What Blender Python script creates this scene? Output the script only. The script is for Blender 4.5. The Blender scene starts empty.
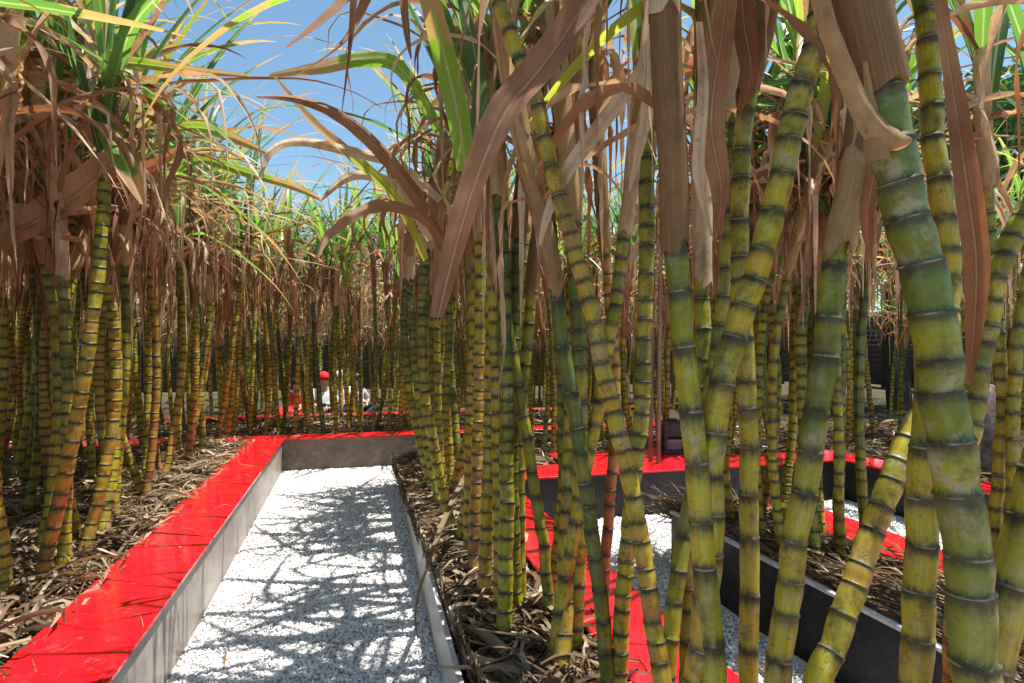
import bpy, math, random
import numpy as np
from mathutils import Vector, Matrix, Quaternion, noise
R = random.Random(11)
rad = math.radians
sc = bpy.context.scene
COL = sc.collection

# ------------------------------------------------------------------ camera
F_PX, TH, HOR = 600.0, rad(15.1), 348.0
ct, st_ = math.cos(TH), math.sin(TH)
CH = 1.0
def W(px, py, d):
    l = d * (px - 512) / F_PX
    return Vector((l * ct + d * st_, d * ct - l * st_, CH - (py - HOR) * d / F_PX))
def G(px, py, z):
    return W(px, py, F_PX * (CH - z) / (py - HOR))
cam = bpy.data.cameras.new('camera'); co = bpy.data.objects.new('camera', cam); COL.objects.link(co)
cam.sensor_width = 36; cam.lens = F_PX / 1024 * 36; cam.clip_start = 0.02; cam.clip_end = 800
co.location = (0, 0, CH)
co.rotation_euler = (rad(90.62), 0, -TH)
sc.camera = co

# ------------------------------------------------------------------ world and sun
SUN_EL, SUN_AZ = rad(74), rad(92)          # azimuth measured from +Y towards +X
w = bpy.data.worlds.new('World'); sc.world = w; w.use_nodes = True
nt = w.node_tree; nt.nodes.clear()
sky = nt.nodes.new('ShaderNodeTexSky'); sky.sky_type = 'NISHITA'; sky.sun_disc = False
sky.sun_elevation = SUN_EL; sky.sun_rotation = SUN_AZ; sky.air_density = 1.0; sky.dust_density = 0.6; sky.ozone_density = 1.2
bg = nt.nodes.new('ShaderNodeBackground'); bg.inputs[1].default_value = 0.092
wo = nt.nodes.new('ShaderNodeOutputWorld')
tn = nt.nodes.new('ShaderNodeMix'); tn.data_type = 'RGBA'; tn.blend_type = 'MULTIPLY'; tn.inputs[0].default_value = 1; tn.inputs[7].default_value = (.92, 1.08, 1.02, 1)
nt.links.new(sky.outputs[0], tn.inputs[6]); nt.links.new(tn.outputs[2], bg.inputs[0]); nt.links.new(bg.outputs[0], wo.inputs[0])
sl = bpy.data.lights.new('sun', 'SUN'); sl.energy = 5.0; sl.angle = rad(0.5); sl.color = (1, .95, .87)
so = bpy.data.objects.new('sun', sl); COL.objects.link(so)
sd = Vector((math.sin(SUN_AZ) * math.cos(SUN_EL), math.cos(SUN_AZ) * math.cos(SUN_EL), math.sin(SUN_EL)))
so.rotation_euler = sd.to_track_quat('Z', 'Y').to_euler()
vs = sc.view_settings; sc.display_settings.display_device = 'sRGB'
vs.view_transform = 'Standard'; vs.look = 'None'; vs.exposure = 1.0; vs.gamma = 1; vs.use_curve_mapping = False
cy = sc.cycles
cy.max_bounces = 8; cy.diffuse_bounces = 5; cy.glossy_bounces = 3; cy.transmission_bounces = 5
cy.use_denoising = True; cy.sample_clamp_indirect = 6

# ------------------------------------------------------------------ node helpers
class N:
    def __init__(s, name):
        s.m = bpy.data.materials.new(name); s.m.use_nodes = True; s.t = s.m.node_tree; s.t.nodes.clear()
        s.out = s.n('OutputMaterial')
    def n(s, k, **kw):
        o = s.t.nodes.new('ShaderNode' + k)
        for a, b in kw.items(): setattr(o, a, b)
        return o
    def l(s, a, b): s.t.links.new(a, b)
    def put(s, sock, v):
        if isinstance(v, bpy.types.NodeSocket): s.l(v, sock)
        else: sock.default_value = v
    def math(s, op, a, b=0.0, clamp=False):
        o = s.n('Math', operation=op, use_clamp=clamp); s.put(o.inputs[0], a); s.put(o.inputs[1], b); return o.outputs[0]
    def mix(s, f, a, b, mode='MIX'):
        o = s.n('Mix', data_type='RGBA', blend_type=mode); s.put(o.inputs[0], f)
        s.put(o.inputs[6], a if not isinstance(a, tuple) else (*a, 1)); s.put(o.inputs[7], b if not isinstance(b, tuple) else (*b, 1))
        return o.outputs[2]
    def noise(s, vec, scale, detail=3, rough=.55):
        o = s.n('TexNoise'); o.inputs['Scale'].default_value = scale; o.inputs['Detail'].default_value = detail
        o.inputs['Roughness'].default_value = rough
        if vec is not None: s.l(vec, o.inputs['Vector'])
        return o.outputs[0]
    def ramp(s, f, stops, interp='LINEAR'):
        o = s.n('ValToRGB'); s.put(o.inputs[0], f); cr = o.color_ramp; cr.interpolation = interp
        while len(cr.elements) < len(stops): cr.elements.new(.5)
        for e, (p, c) in zip(cr.elements, stops):
            e.position = p; e.color = (*c, 1) if isinstance(c, tuple) else (c, c, c, 1)
        return o.outputs[0]
    def scale(s, vec, v):
        o = s.n('Mapping'); s.l(vec, o.inputs[0]); o.inputs['Scale'].default_value = v; return o.outputs[0]
    def attr(s, name, kind='GEOMETRY'):
        o = s.n('Attribute', attribute_type=kind, attribute_name=name); return o.outputs['Fac']
    def pbsdf(s, col, rough=.5, bump=None, bs=.3, bd=.002, metal=0., coat=0., spec=.5):
        b = s.n('BsdfPrincipled'); s.put(b.inputs['Base Color'], (*col, 1) if isinstance(col, tuple) else col)
        s.put(b.inputs['Roughness'], rough); b.inputs['Metallic'].default_value = metal
        b.inputs['Coat Weight'].default_value = coat; b.inputs['Specular IOR Level'].default_value = spec
        if bump is not None:
            u = s.n('Bump'); u.inputs['Strength'].default_value = bs; u.inputs['Distance'].default_value = bd
            s.l(bump, u.inputs['Height']); s.l(u.outputs[0], b.inputs['Normal'])
        return b.outputs[0]
    def leafy(s, col, trans, w_, rough=.5, bump=None, bs=.3, bd=.002, spec=.4):
        p = s.pbsdf(col, rough, bump, bs, bd, spec=spec)
        t = s.n('BsdfTranslucent'); s.put(t.inputs[0], trans)
        m = s.n('MixShader'); m.inputs[0].default_value = w_; s.l(p, m.inputs[1]); s.l(t.outputs[0], m.inputs[2])
        return m.outputs[0]
    def done(s, sh): s.l(sh, s.out.inputs[0]); return s.m

M = {}
def m_stalk():
    s = N('cane_rind'); uv = s.n('UVMap').outputs[0]; sep = s.n('SeparateXYZ'); s.l(uv, sep.inputs[0])
    obj = s.n('TexCoord').outputs['Object']
    fr = s.math('FRACT', sep.outputs[1])
    rnd = s.attr('rnd'); tint = s.attr('tint', 'OBJECT')
    big = s.noise(obj, 9, 3)
    hue = s.math('ADD', s.math('ADD', rnd, s.math('MULTIPLY', s.math('SUBTRACT', tint, .5), .75)), s.math('MULTIPLY', s.math('SUBTRACT', big, .5), .55))
    c = s.ramp(hue, [(0., (.03, .085, .01)), (.22, (.11, .16, .012)), (.45, (.43, .39, .02)), (.7, (.52, .32, .026)), (.88, (.36, .12, .045)), (1., (.26, .07, .05))])
    # long stained streaks and blotches of wax and lichen
    streak = s.noise(s.scale(uv, (26, 1.1, 1)), 1, 4)
    c = s.mix(s.ramp(streak, [(.45, 0.), (.75, .55)]), c, (.13, .15, .03))
    wax = s.ramp(s.noise(obj, 30, 6, .75), [(.5, 0.), (.62, .95)])
    wax2 = s.math('MULTIPLY', wax, s.ramp(s.noise(obj, 5, 2), [(.42, 0.), (.6, 1.)]))
    c = s.mix(s.math('MULTIPLY', wax2, .75), c, (.36, .34, .25))
    sp = s.ramp(s.noise(obj, 90, 3, .6), [(.62, 0.), (.70, 1.)])
    c = s.mix(s.math('MULTIPLY', sp, .6), c, (.09, .05, .025))
    blush = s.math('MULTIPLY', s.ramp(s.noise(s.scale(obj, (1, 1, .35)), 13, 4, .6), [(.5, 0.), (.68, 1.)]), s.ramp(hue, [(.3, 0.), (.6, .55)]))
    c = s.mix(blush, c, (.34, .13, .04))
    grime = s.ramp(s.noise(obj, 22, 6, .75), [(.5, 0.), (.62, .7)])
    c = s.mix(grime, c, (.11, .085, .02))
    # dark growth ring at each node with an uneven edge
    jag = s.math('MULTIPLY', s.math('SUBTRACT', s.noise(s.scale(uv, (11, 2.2, 1)), 1, 5, .7), .5), .42)
    f2 = s.math('ADD', fr, jag)
    nv = s.noise(obj, 14, 2)
    ring = s.math('MULTIPLY', s.ramp(f2, [(0., 1.), (.045, .85), (.14, .25), (.22, 0.), (.66, 0.), (.80, .35), (.90, .85), (.96, 1.)]), s.ramp(nv, [(.25, .72), (.6, 1.)]))
    c = s.mix(ring, c, s.mix(s.noise(obj, 60, 2), (.007, .012, .006), (.045, .045, .02)))
    dots = s.n('TexVoronoi'); dots.inputs['Scale'].default_value = 1; s.l(s.scale(uv, (24, 16, 1)), dots.inputs['Vector'])
    dd = s.math('MULTIPLY', s.ramp(dots.outputs['Distance'], [(.12, 1.), (.25, 0.)]), s.ramp(fr, [(.02, 0.), (.05, 1.), (.11, 1.), (.14, 0.)]))
    c = s.mix(s.math('MULTIPLY', dd, .7), c, (.35, .28, .12))
    scar = s.ramp(fr, [(0., 1.), (.022, .9), (.04, 0.), (.985, 0.), (1., 1.)])
    c = s.mix(s.math('MULTIPLY', s.math('MULTIPLY', scar, s.ramp(s.noise(obj, 40, 3), [(.45, 0.), (.6, 1.)])), .7), c, (.36, .32, .22))
    h = s.math('ADD', s.math('MULTIPLY', streak, .5), s.math('MULTIPLY', sp, -.6))
    return s.done(s.pbsdf(c, s.math('ADD', s.math('MULTIPLY', ring, .25), .36), h, .5, .0012, spec=.45))
def m_dry(name, stops, trans, sheen=.6):
    s = N(name); uv = s.n('UVMap').outputs[0]; rnd = s.attr('rnd')
    obj = s.n('TexCoord').outputs['Object']
    fib = s.noise(s.scale(uv, (90, 1.3, 1)), 1, 5, .7); big = s.noise(obj, 7, 4)
    f = s.math('ADD', s.math('MULTIPLY', rnd, .75), s.math('MULTIPLY', s.math('SUBTRACT', big, .38), .6))
    f = s.math('ADD', f, s.math('MULTIPLY', s.math('SUBTRACT', fib, .5), .6))
    c = s.ramp(f, stops)
    sp_ = s.n('SeparateXYZ'); s.l(uv, sp_.inputs[0]); rib = s.math('ABSOLUTE', s.math('SUBTRACT', sp_.outputs[0], .5))
    if name != 'dry_sheath':
        c = s.mix(s.ramp(rib, [(0., .32), (.03, .28), (.05, 0.)]), c, (.66, .50, .33)); c = s.mix(s.ramp(rib, [(.045, 0.), (.06, .5), (.11, 0.)]), c, (.14, .07, .035))
    st = s.ramp(s.noise(s.scale(obj, (1, 1, .4)), 16, 6, .75), [(.5, 0.), (.66, .6)]); c = s.mix(st, c, (.17, .085, .04))
    spots = s.ramp(s.noise(obj, 75, 4, .65), [(.64, 0.), (.74, .6)])
    c = s.mix(spots, c, (.09, .045, .02))
    return s.done(s.leafy(c, s.mix(1., c, trans, 'MULTIPLY'), .3, sheen, fib, .6, .0015, spec=.35))
def m_green():
    s = N('green_blade'); uv = s.n('UVMap').outputs[0]; sep = s.n('SeparateXYZ'); s.l(uv, sep.inputs[0]); rnd = s.attr('rnd')
    obj = s.n('TexCoord').outputs['Object']
    fib = s.noise(s.scale(uv, (40, .8, 1)), 1, 2)
    c = s.ramp(s.math('ADD', rnd, s.math('MULTIPLY', s.math('SUBTRACT', fib, .5), .3)), [(0., (.045, .11, .065)), (.35, (.075, .17, .06)), (.5, (.09, .22, .05)), (.75, (.17, .31, .04)), (1., (.34, .40, .06))])
    rib = s.math('ABSOLUTE', s.math('SUBTRACT', sep.outputs[0], .5))
    c = s.mix(s.ramp(rib, [(0., .75), (.045, .6), (.08, 0.)]), c, (.33, .40, .20))
    # the blades dry from the tip and the margin
    tip = s.math('ADD', s.math('ADD', sep.outputs[1], s.math('MULTIPLY', rib, .25)), s.math('ADD', s.math('MULTIPLY', s.math('SUBTRACT', s.noise(obj, 11, 4), .5), .8), s.math('MULTIPLY', rnd, .3)))
    dr = s.ramp(tip, [(.93, 0.), (1., 1.)])
    c = s.mix(dr, c, s.mix(fib, (.30, .16, .07), (.5, .36, .2)))
    tr = s.mix(1., c, (2.3, 2.2, 1.3), 'MULTIPLY')
    return s.done(s.leafy(c, tr, .42, .38, fib, .3, .001, spec=.5))
def m_plain(name, c1, c2, sc_, rough=.6, spec=.4, metal=0., stretch=(1, 1, 1), bd=.002, bs=.3, dust=None, coat=0.):
    s = N(name); obj = s.scale(s.n('TexCoord').outputs['Object'], stretch)
    n1 = s.noise(obj, sc_, 5, .6)
    c = s.mix(s.ramp(n1, [(.3, 0.), (.7, 1.)]), c1, c2)
    rr = s.math('ADD', rough, s.math('MULTIPLY', s.math('SUBTRACT', s.noise(obj, sc_ * 2.3, 4), .5), .3))
    if dust:
        c = s.mix(s.math('MULTIPLY', s.ramp(s.noise(obj, sc_ * 6, 6, .7), [(.5, 0.), (.72, 1.)]), dust[1]), c, dust[0])
    return s.done(s.pbsdf(c, rr, n1, bs, bd, metal=metal, spec=spec, coat=coat))
M['stalk'] = m_stalk()
M['dry'] = m_dry('dry_blade', [(0., (.13, .06, .03)), (.22, (.33, .16, .075)), (.4, (.46, .30, .17)), (.65, (.60, .46, .30)), (.85, (.74, .64, .48)), (1., (.84, .80, .70))], (1.35, 1.05, .78))
M['sheath'] = m_dry('dry_sheath', [(0., (.16, .08, .035)), (.25, (.36, .21, .085)), (.55, (.56, .385, .18)), (.8, (.70, .55, .36)), (1., (.82, .73, .57))], (1.3, .95, .68), .5)
M['litter'] = m_dry('litter_blade', [(0., (.05, .035, .02)), (.3, (.20, .14, .08)), (.6, (.42, .32, .20)), (.85, (.62, .52, .38)), (1., (.75, .68, .55))], (1., .8, .55))
M['green'] = m_green()
def m_red():
    s = N('red_gloss_panel'); obj = s.n('TexCoord').outputs['Object']
    n1 = s.noise(obj, 2.2, 4); n2 = s.noise(obj, 70, 5, .7)
    c = s.mix(n1, (.66, .004, .012), (.78, .012, .02))
    c = s.mix(s.ramp(s.noise(obj, 17, 8, .8), [(.58, 0.), (.78, .45)]), c, (.62, .26, .2))
    sc_ = s.ramp(s.noise(s.scale(obj, (60, 3, 1)), 1, 4, .7), [(.66, 0.), (.74, .2)]); c = s.mix(sc_, c, (.75, .2, .18))
    ro = s.math('ADD', .09, s.math('MULTIPLY', s.ramp(s.noise(obj, 9, 6, .7), [(.4, 0.), (.7, 1.)]), .25))
    return s.done(s.pbsdf(c, ro, n2, .08, .0006, spec=.5, coat=.2))
M['red'] = m_red()
M['wall'] = m_plain('brown_ply_wall', (.24, .195, .165), (.44, .39, .35), 1.5, .42, .4, dust=((.13, .10, .08), .75))
M['farwall'] = m_plain('brown_board_wall', (.11, .075, .055), (.22, .155, .115), 5, .45, .4, dust=((.36, .29, .23), .5))
M['darkwall'] = m_plain('black_board_wall', (.010, .009, .009), (.024, .02, .019), 5, .45, .3, dust=((.09, .085, .08), .35))
M['zinc'] = m_plain('zinc_edge', (.5, .49, .48), (.7, .69, .67), 12, .4, .5, metal=.0, stretch=(1, 1, .4), dust=((.2, .16, .13), .7))
M['soil'] = m_plain('dark_soil', (.03, .02, .014), (.09, .06, .04), 30, .95, .1, bd=.02, bs=.8)
M['lawn'] = m_plain('far_ground', (.05, .045, .025), (.10, .085, .05), 1.5, .95, .1)
M['black'] = m_plain('black_plastic', (.012, .012, .014), (.03, .03, .033), 20, .35)
M['smoke'] = m_plain('smoked_glass', (.05, .055, .06), (.11, .12, .13), 6, .12, .6)
M['stone'] = m_plain('mottled_stone', (.07, .05, .045), (.27, .20, .18), 26, .8, .3, bd=.006, bs=.6, dust=((.06, .045, .045), .8))
M['wood'] = m_plain('weathered_wood', (.16, .10, .075), (.32, .23, .18), 10, .75, .2, stretch=(6, 6, .6))
M['backdropwood'] = m_plain('backdrop_wood', (.035, .025, .02), (.10, .075, .06), 7, .85, .15, stretch=(.5, 6, 6))  # dark wood of the boards added to darken the horizon gap
M['bark'] = m_plain('tree_bark', (.07, .05, .035), (.16, .12, .09), 8, .9, .1, stretch=(3, 3, .6), bd=.02)
M['skin'] = m_plain('skin', (.42, .24, .16), (.46, .27, .18), 8, .55, .4)
M['white_cloth'] = m_plain('white_cotton', (.74, .74, .76), (.8, .8, .8), 5, .85, .2)
M['red_cloth'] = m_plain('red_cotton', (.66, .015, .02), (.75, .03, .035), 5, .8, .2)
M['dark_cloth'] = m_plain('navy_cotton', (.02, .025, .045), (.04, .045, .07), 6, .85, .2)
M['hair'] = m_plain('dark_hair', (.012, .01, .008), (.03, .022, .018), 20, .5, .4)
M['print_cloth'] = m_plain('printed_cotton', (.06, .08, .12), (.78, .78, .8), 16, .85, .2)
def m_gravel(name, base):
    s = N(name); obj = s.n('TexCoord').outputs['Object']
    if base:
        v = s.n('TexVoronoi'); v.inputs['Scale'].default_value = 130; s.l(obj, v.inputs['Vector'])
        v2 = s.n('SeparateColor'); s.l(v.outputs['Color'], v2.inputs[0])
        c = s.ramp(v2.outputs[0], [(0., (.22, .22, .22)), (.3, (.62, .62, .61)), (1., (.78, .77, .75))])
        c = s.mix(s.ramp(s.noise(obj, 3, 4), [(.4, 0.), (.8, .25)]), c, (.3, .27, .22))
        h = s.math('SUBTRACT', 1., s.math('MULTIPLY', v.outputs['Distance'], 1.))
        return s.done(s.pbsdf(c, .85, h, 1., .005, spec=.2))
    r_ = s.attr('rnd')
    c = s.ramp(s.math('ADD', r_, s.math('MULTIPLY', s.math('SUBTRACT', s.noise(obj, 300, 3), .5), .3)), [(0., (.3, .3, .305)), (.06, (.66, .655, .645)), (.5, (.80, .795, .785)), (1., (.88, .875, .865))])
    return s.done(s.pbsdf(c, .75, None, spec=.3))
M['gravel_bed'] = m_gravel('gravel_fines', True)
M['gravel'] = m_gravel('gravel_chip', False)
def m_leaf():
    s = N('tree_leaf'); r_ = s.attr('rnd')
    c = s.ramp(r_, [(0., (.025, .07, .02)), (.6, (.05, .13, .03)), (1., (.10, .19, .035))])
    return s.done(s.leafy(c, s.mix(1., c, (2., 2., 1.1), 'MULTIPLY'), .35, .45))
M['leaf'] = m_leaf()

# ------------------------------------------------------------------ mesh helpers
class MB:
    def __init__(s): s.v = []; s.f = []; s.uv = []; s.r = []; s.mi = []
    def vert(s, p, uv, r): s.v.append(tuple(p)); s.uv.append(uv); s.r.append(r); return len(s.v) - 1
    def add(s, o, mat=None):
        b = len(s.v)
        s.v += [tuple(mat @ Vector(p)) for p in o.v] if mat is not None else list(o.v)
        s.uv += o.uv; s.r += o.r; s.f += [tuple(i + b for i in f) for f in o.f]
    def box(s, x0, x1, y0, y1, z0, z1, mat=None, bev=0.0):
        b = len(s.v)
        e = bev
        if e == 0:
            for z in (z0, z1):
                for x, y in ((x0, y0), (x1, y0), (x1, y1), (x0, y1)): s.vert((x, y, z), (x, y), .5)
            fs = [(0, 3, 2, 1), (4, 5, 6, 7), (0, 1, 5, 4), (1, 2, 6, 5), (2, 3, 7, 6), (3, 0, 4, 7)]
        else:
            for z, q in ((z0, e), (z0 + e, 0), (z1 - e, 0), (z1, e)):
                for x, y in ((x0 + q, y0 + q), (x1 - q, y0 + q), (x1 - q, y1 - q), (x0 + q, y1 - q)): s.vert((x, y, z), (x, y), .5)
            fs = [(0, 3, 2, 1), (12, 13, 14, 15)]
            for k in range(3):
                a = 4 * k
                for i in range(4): j = (i + 1) % 4; fs.append((a + i, a + j, a + 4 + j, a + 4 + i))
        if mat is not None:
            for i in range(b, len(s.v)): s.v[i] = tuple(mat @ Vector(s.v[i]))
        s.f += [tuple(b + i for i in f) for f in fs]
    def mesh(s, name, m, smooth=True):
        me = bpy.data.meshes.new(name); me.from_pydata(s.v, [], s.f); finish(me, s.uv, s.r, smooth)
        me.materials.append(M[m] if isinstance(m, str) else m); return me
def finish(me, uv, r, smooth):
    li = np.empty(len(me.loops), dtype=np.int32); me.loops.foreach_get('vertex_index', li)
    u = me.uv_layers.new(name='UVMap'); ua = np.array(uv, dtype=np.float32)[li]; u.data.foreach_set('uv', ua.ravel())
    a = me.attributes.new('rnd', 'FLOAT', 'POINT'); a.data.foreach_set('value', np.array(r, dtype=np.float32))
    if smooth: me.polygons.foreach_set('use_smooth', np.ones(len(me.polygons), dtype=bool))
    me.update()
def link(name, me, parent=None, loc=None):
    o = bpy.data.objects.new(name, me); COL.objects.link(o)
    if parent is not None: o.parent = parent
    if loc is not None: o.location = loc
    return o
def tag(o, label=None, cat=None, group=None, kind=None):
    for k, v in (('label', label), ('category', cat), ('group', group), ('kind', kind)):
        if v: o[k] = v
    return o
def empty(name, loc=(0, 0, 0)):
    o = bpy.data.objects.new(name, None); o.empty_display_size = .1; o.location = loc; COL.objects.link(o); return o

def spline(pts, per=6):
    out = []
    n = len(pts)
    for i in range(n - 1):
        p0, p1, p2, p3 = pts[max(i - 1, 0)], pts[i], pts[i + 1], pts[min(i + 2, n - 1)]
        for k in range(per):
            t = k / per
            out.append(.5 * ((2 * p1) + (p2 - p0) * t + (2 * p0 - 5 * p1 + 4 * p2 - p3) * t * t + (3 * p1 - p0 - 3 * p2 + p3) * t ** 3))
    out.append(pts[-1].copy()); return out
class Path:
    def __init__(s, pts):
        s.p = pts; s.L = [0.]
        for a, b in zip(pts, pts[1:]): s.L.append(s.L[-1] + (b - a).length)
        s.len = s.L[-1]; s.i = 0
    def at(s, t):
        t = min(max(t, 0), s.len * .99999)
        lo, hi = 0, len(s.L) - 1
        while hi - lo > 1:
            m = (lo + hi) // 2
            if s.L[m] <= t: lo = m
            else: hi = m
        a, b = s.p[lo], s.p[hi]; L = max(s.L[hi] - s.L[lo], 1e-9)
        return a.lerp(b, (t - s.L[lo]) / L), (b - a).normalized()
def frame(tn):
    x = Vector((1, 0, 0)) if abs(tn.x) < .8 else Vector((0, 1, 0))
    a = tn.cross(x).normalized(); return a, tn.cross(a).normalized()
FR = [(0., 1.05), (.02, 1.045), (.05, .985), (.13, .95), (.3, .975), (.5, 1.01), (.72, 1.03), (.86, 1.0), (.95, .985), (.985, 1.03)]
def stalk(path, rfun, lfun, t0, t1, rr, sides=12, hue0=.5, hue_up=-.25, fr=FR):
    mb = MB(); t = t0; j = 0; prev = None; n0 = rr.random() * 50
    ox = oy = 0.; H = max(path.len, .1)
    while t < t1:
        L = lfun(t) * rr.uniform(.68, 1.3)
        if t + L > t1 + .5 * L: break
        kx, ky = rr.uniform(-.14, .14), rr.uniform(-.14, .14); ih = rr.uniform(-.09, .09); bulge = rr.uniform(.6, 1.4)
        for f, rm in fr:
            p, tn = path.at(t + f * L); a, b = frame(tn); r = rfun(t + f * L)
            rm = 1 + (rm - 1) * bulge
            c = p + a * (ox + (kx - ox) * f) * r + b * (oy + (ky - oy) * f) * r
            row = []
            for k in range(sides + 1):
                an = 2 * math.pi * k / sides
                q = r * rm
                row.append(mb.vert(c + a * (math.cos(an) * q) + b * (math.sin(an) * q), (k / sides + n0, j + f), hue0 + hue_up * (t / H) + ih))
            if prev:
                for k in range(sides): mb.f.append((prev[k], prev[k + 1], row[k + 1], row[k]))
            prev = row
        ox, oy = kx, ky; t += L; j += 1
    return mb, t
def sheath(mb, path, t0, t1, r0, r1, rr, sides=14, nr=7, rn=None, gap=.12):
    rn = rr.random() if rn is None else rn; base = len(mb.v); off = rr.uniform(0, 6.28)
    jag = [rr.uniform(-.02, .012) for _ in range(sides + 1)]; lean = rr.uniform(0, 6.28)
    for i in range(nr + 1):
        f = i / nr
        for k in range(sides + 1):
            u = k / sides; an = off + 2 * math.pi * u * (1 + gap * .6) 
            tt = t0 + (t1 - t0) * f + jag[k] * (1 - f) + (.05 * math.sin(an * .5) ** 4 + jag[k] * 2) * f * (1 if f > .8 else 0)
            p, tn = path.at(tt); a, b = frame(tn)
            r = (r0 + (r1 - r0) * f) * (1 + .10 * u + .25 * max(0, f - .75) * 4 * (u if u > .6 else 0) + .05 * math.sin(9 * an + 3 * f)) * (1 + .12 * max(0, .2 - f) * 5 * math.cos(an - lean))
            mb.vert(p + a * math.cos(an) * r + b * math.sin(an) * r, (u, f * 1.5 + rn * 9), rn)
    for i in range(nr):
        for k in range(sides):
            a = base + i * (sides + 1) + k; mb.f.append((a, a + 1, a + sides + 2, a + sides + 1))
def ribbon(mb, pts, wf, side0, rn, fold=.25, twist=0., curl=0., cs=(-1, 0, 1), cup=0.):
    n = len(pts); base = len(mb.v); side = side0.normalized(); m = len(cs)
    for i, p in enumerate(pts):
        tn = (pts[min(i + 1, n - 1)] - pts[max(i - 1, 0)]).normalized()
        side = (side - tn * side.dot(tn))
        side = side.normalized() if side.length > 1e-5 else frame(tn)[0]
        s = side
        if twist: s = Quaternion(tn, twist * i / n) @ side
        nm = tn.cross(s); w_ = wf(i / (n - 1)) * .5
        for u in cs:
            h = fold * 2 * w_ * abs(u) - cup * w_ * u * u + curl * w_ * math.sin(i * 1.9 + rn * 20 + u * 1.6) * (.3 + abs(u))
            if m > 3: h += w_ * .035 * math.sin(u * 9 + rn * 9 + i * .35)
            mb.vert(p + s * (w_ * u) + nm * h, (u * .5 + .5, i / (n - 1)), rn)
    for i in range(n - 1):
        for k in range(m - 1):
            a = base + m * i + k; mb.f.append((a, a + 1, a + m + 1, a + m))
CS9 = (-1, -.8, -.55, -.28, -.06, .0, .06, .28, .55, .8, 1)
def blade(mb, p0, az, el, L, wd, droop, rr, rn, n=14, twist=0., fold=.22, wob=.0, curl=0., base_w=.55, pw=1.5, kink=0.):
    pts = [p0.copy()]; p = p0.copy(); e = el; a = az; s = L / n
    kk = {}
    for _ in range(2):
        if rr.random() < kink:
            q_ = rr.randrange(2, n - 1); w_ = rr.uniform(.15, .55); aa = rr.uniform(-.3, .3)
            for z_ in (q_, q_ + 1, q_ + 2): kk[z_] = (w_, aa)
    for i in range(n):
        if i in kk: e -= kk[i][0]; a += kk[i][1]
        p = p + Vector((math.cos(a) * math.cos(e), math.sin(a) * math.cos(e), math.sin(e))) * s
        pts.append(p.copy()); f = (i + 1) / n
        e -= droop / n * (.35 + 1.3 * f ** pw); e = max(e, -1.55); a += rr.uniform(-wob, wob)
        if p.z < .1 and e < 0: e = .0
    wf = lambda f: wd * (base_w + (1 - base_w) * min(1, f * 4)) * max(.02, (1 - max(0, f - .35) / .65) ** .75)
    ribbon(mb, pts, wf, Vector((-math.sin(az), math.cos(az), 0)), rn, fold, twist, curl)

def crown(path, tsh, ttop, r, rr, n_dry=10, n_green=8, k=1.0, seg=14, gl=1.0):
    """sheaths, dead blades and green fan of one cane; path runs up the cane"""
    sh, dr, gr = MB(), MB(), MB()
    t = tsh; rad_ = r * 1.14; tops = []
    while t < ttop:
        L = rr.uniform(.24, .38)
        sheath(sh, path, t, min(t + L, path.len), rad_, rad_ * rr.uniform(1.0, 1.16), rr, rn=rr.random())
        tops.append(t + L); rad_ *= 1.05; t += rr.uniform(.10, .17)
    for i in range(n_dry):
        tt = min(path.len, rr.choice(tops) + rr.uniform(-.1, .02)); p, tn = path.at(tt); az = rr.uniform(0, 6.283)
        p = p + Vector((math.cos(az), math.sin(az), 0)) * r
        q = rr.random()
        if q < .48:    # hangs down beside the cane
            blade(dr, p, az, rr.uniform(-.3, 1.0), rr.uniform(.4, .85) * k, rr.uniform(.009, .026), rr.uniform(2.2, 3.6), rr, rr.random(), seg, rr.uniform(-5, 5), rr.uniform(.2, .7), .28, .5, pw=.5, kink=.5)
        else:          # arches out, drier and narrower to the tip
            blade(dr, p, az, rr.uniform(.1, 1.4), rr.uniform(.3, .95) * k, rr.uniform(.006, .024), rr.uniform(.3, 3.2), rr, rr.random(), seg, rr.uniform(-4.5, 4.5), rr.uniform(.15, .6), .2, .35, kink=.3)
    for i in range(n_green):
        f = (i + .5) / n_green; tt = path.len * .985 - (1 - f) * .28; p, tn = path.at(tt); az = rr.uniform(0, 6.283)
        blade(gr, p, az, rr.uniform(1.05, 1.52), rr.uniform(.75, 1.2) * k * gl, rr.uniform(.028, .052), rr.uniform(.1, 1.7), rr, min(1, max(0, rr.gauss(.45, .3))), seg + 2, rr.uniform(-.8, .8), .2, .06, kink=.15)
    return sh, dr, gr

# ------------------------------------------------------------------ generated cane variants (base at the origin)
VAR = []
def make_variant(i, rr, seg=14, sides=12, fr=FR, nd=(20, 27), ng=(8, 12)):
    H = rr.uniform(1.5, 1.8); lean = rr.gauss(0, .055) if i % 3 else rr.uniform(.05, .11) * rr.choice((-1, 1)); az = rr.uniform(0, 6.28)
    bend = rr.gauss(0, .06); az2 = rr.uniform(0, 6.28)
    pts = []
    for k in range(9):
        f = k / 8; z = H * f
        o = lean * (f if i % 2 else f * f) ; b = bend * math.sin(f * math.pi)
        pts.append(Vector((math.cos(az) * o * H + math.cos(az2) * b, math.sin(az) * o * H + math.sin(az2) * b, z)))
    pa = Path(spline(pts, 4)); r = rr.uniform(.0165, .0215); sp = r * rr.uniform(2.2, 3.3)
    tsh = rr.uniform(1.03, 1.3)
    s_, te = stalk(pa, lambda t: r * (1.06 - .16 * t / H), lambda t: sp * (1 + .25 * math.sin(t * 3 + i)), -.03, tsh + .3, rr, sides, rr.uniform(.5, .68), -.5, fr)
    sh, dr, gr = crown(pa, tsh, H - .12, r, rr, rr.randint(*nd), rr.randint(*ng), seg=seg)
    return s_, sh, dr, gr
NV = 16
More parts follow.
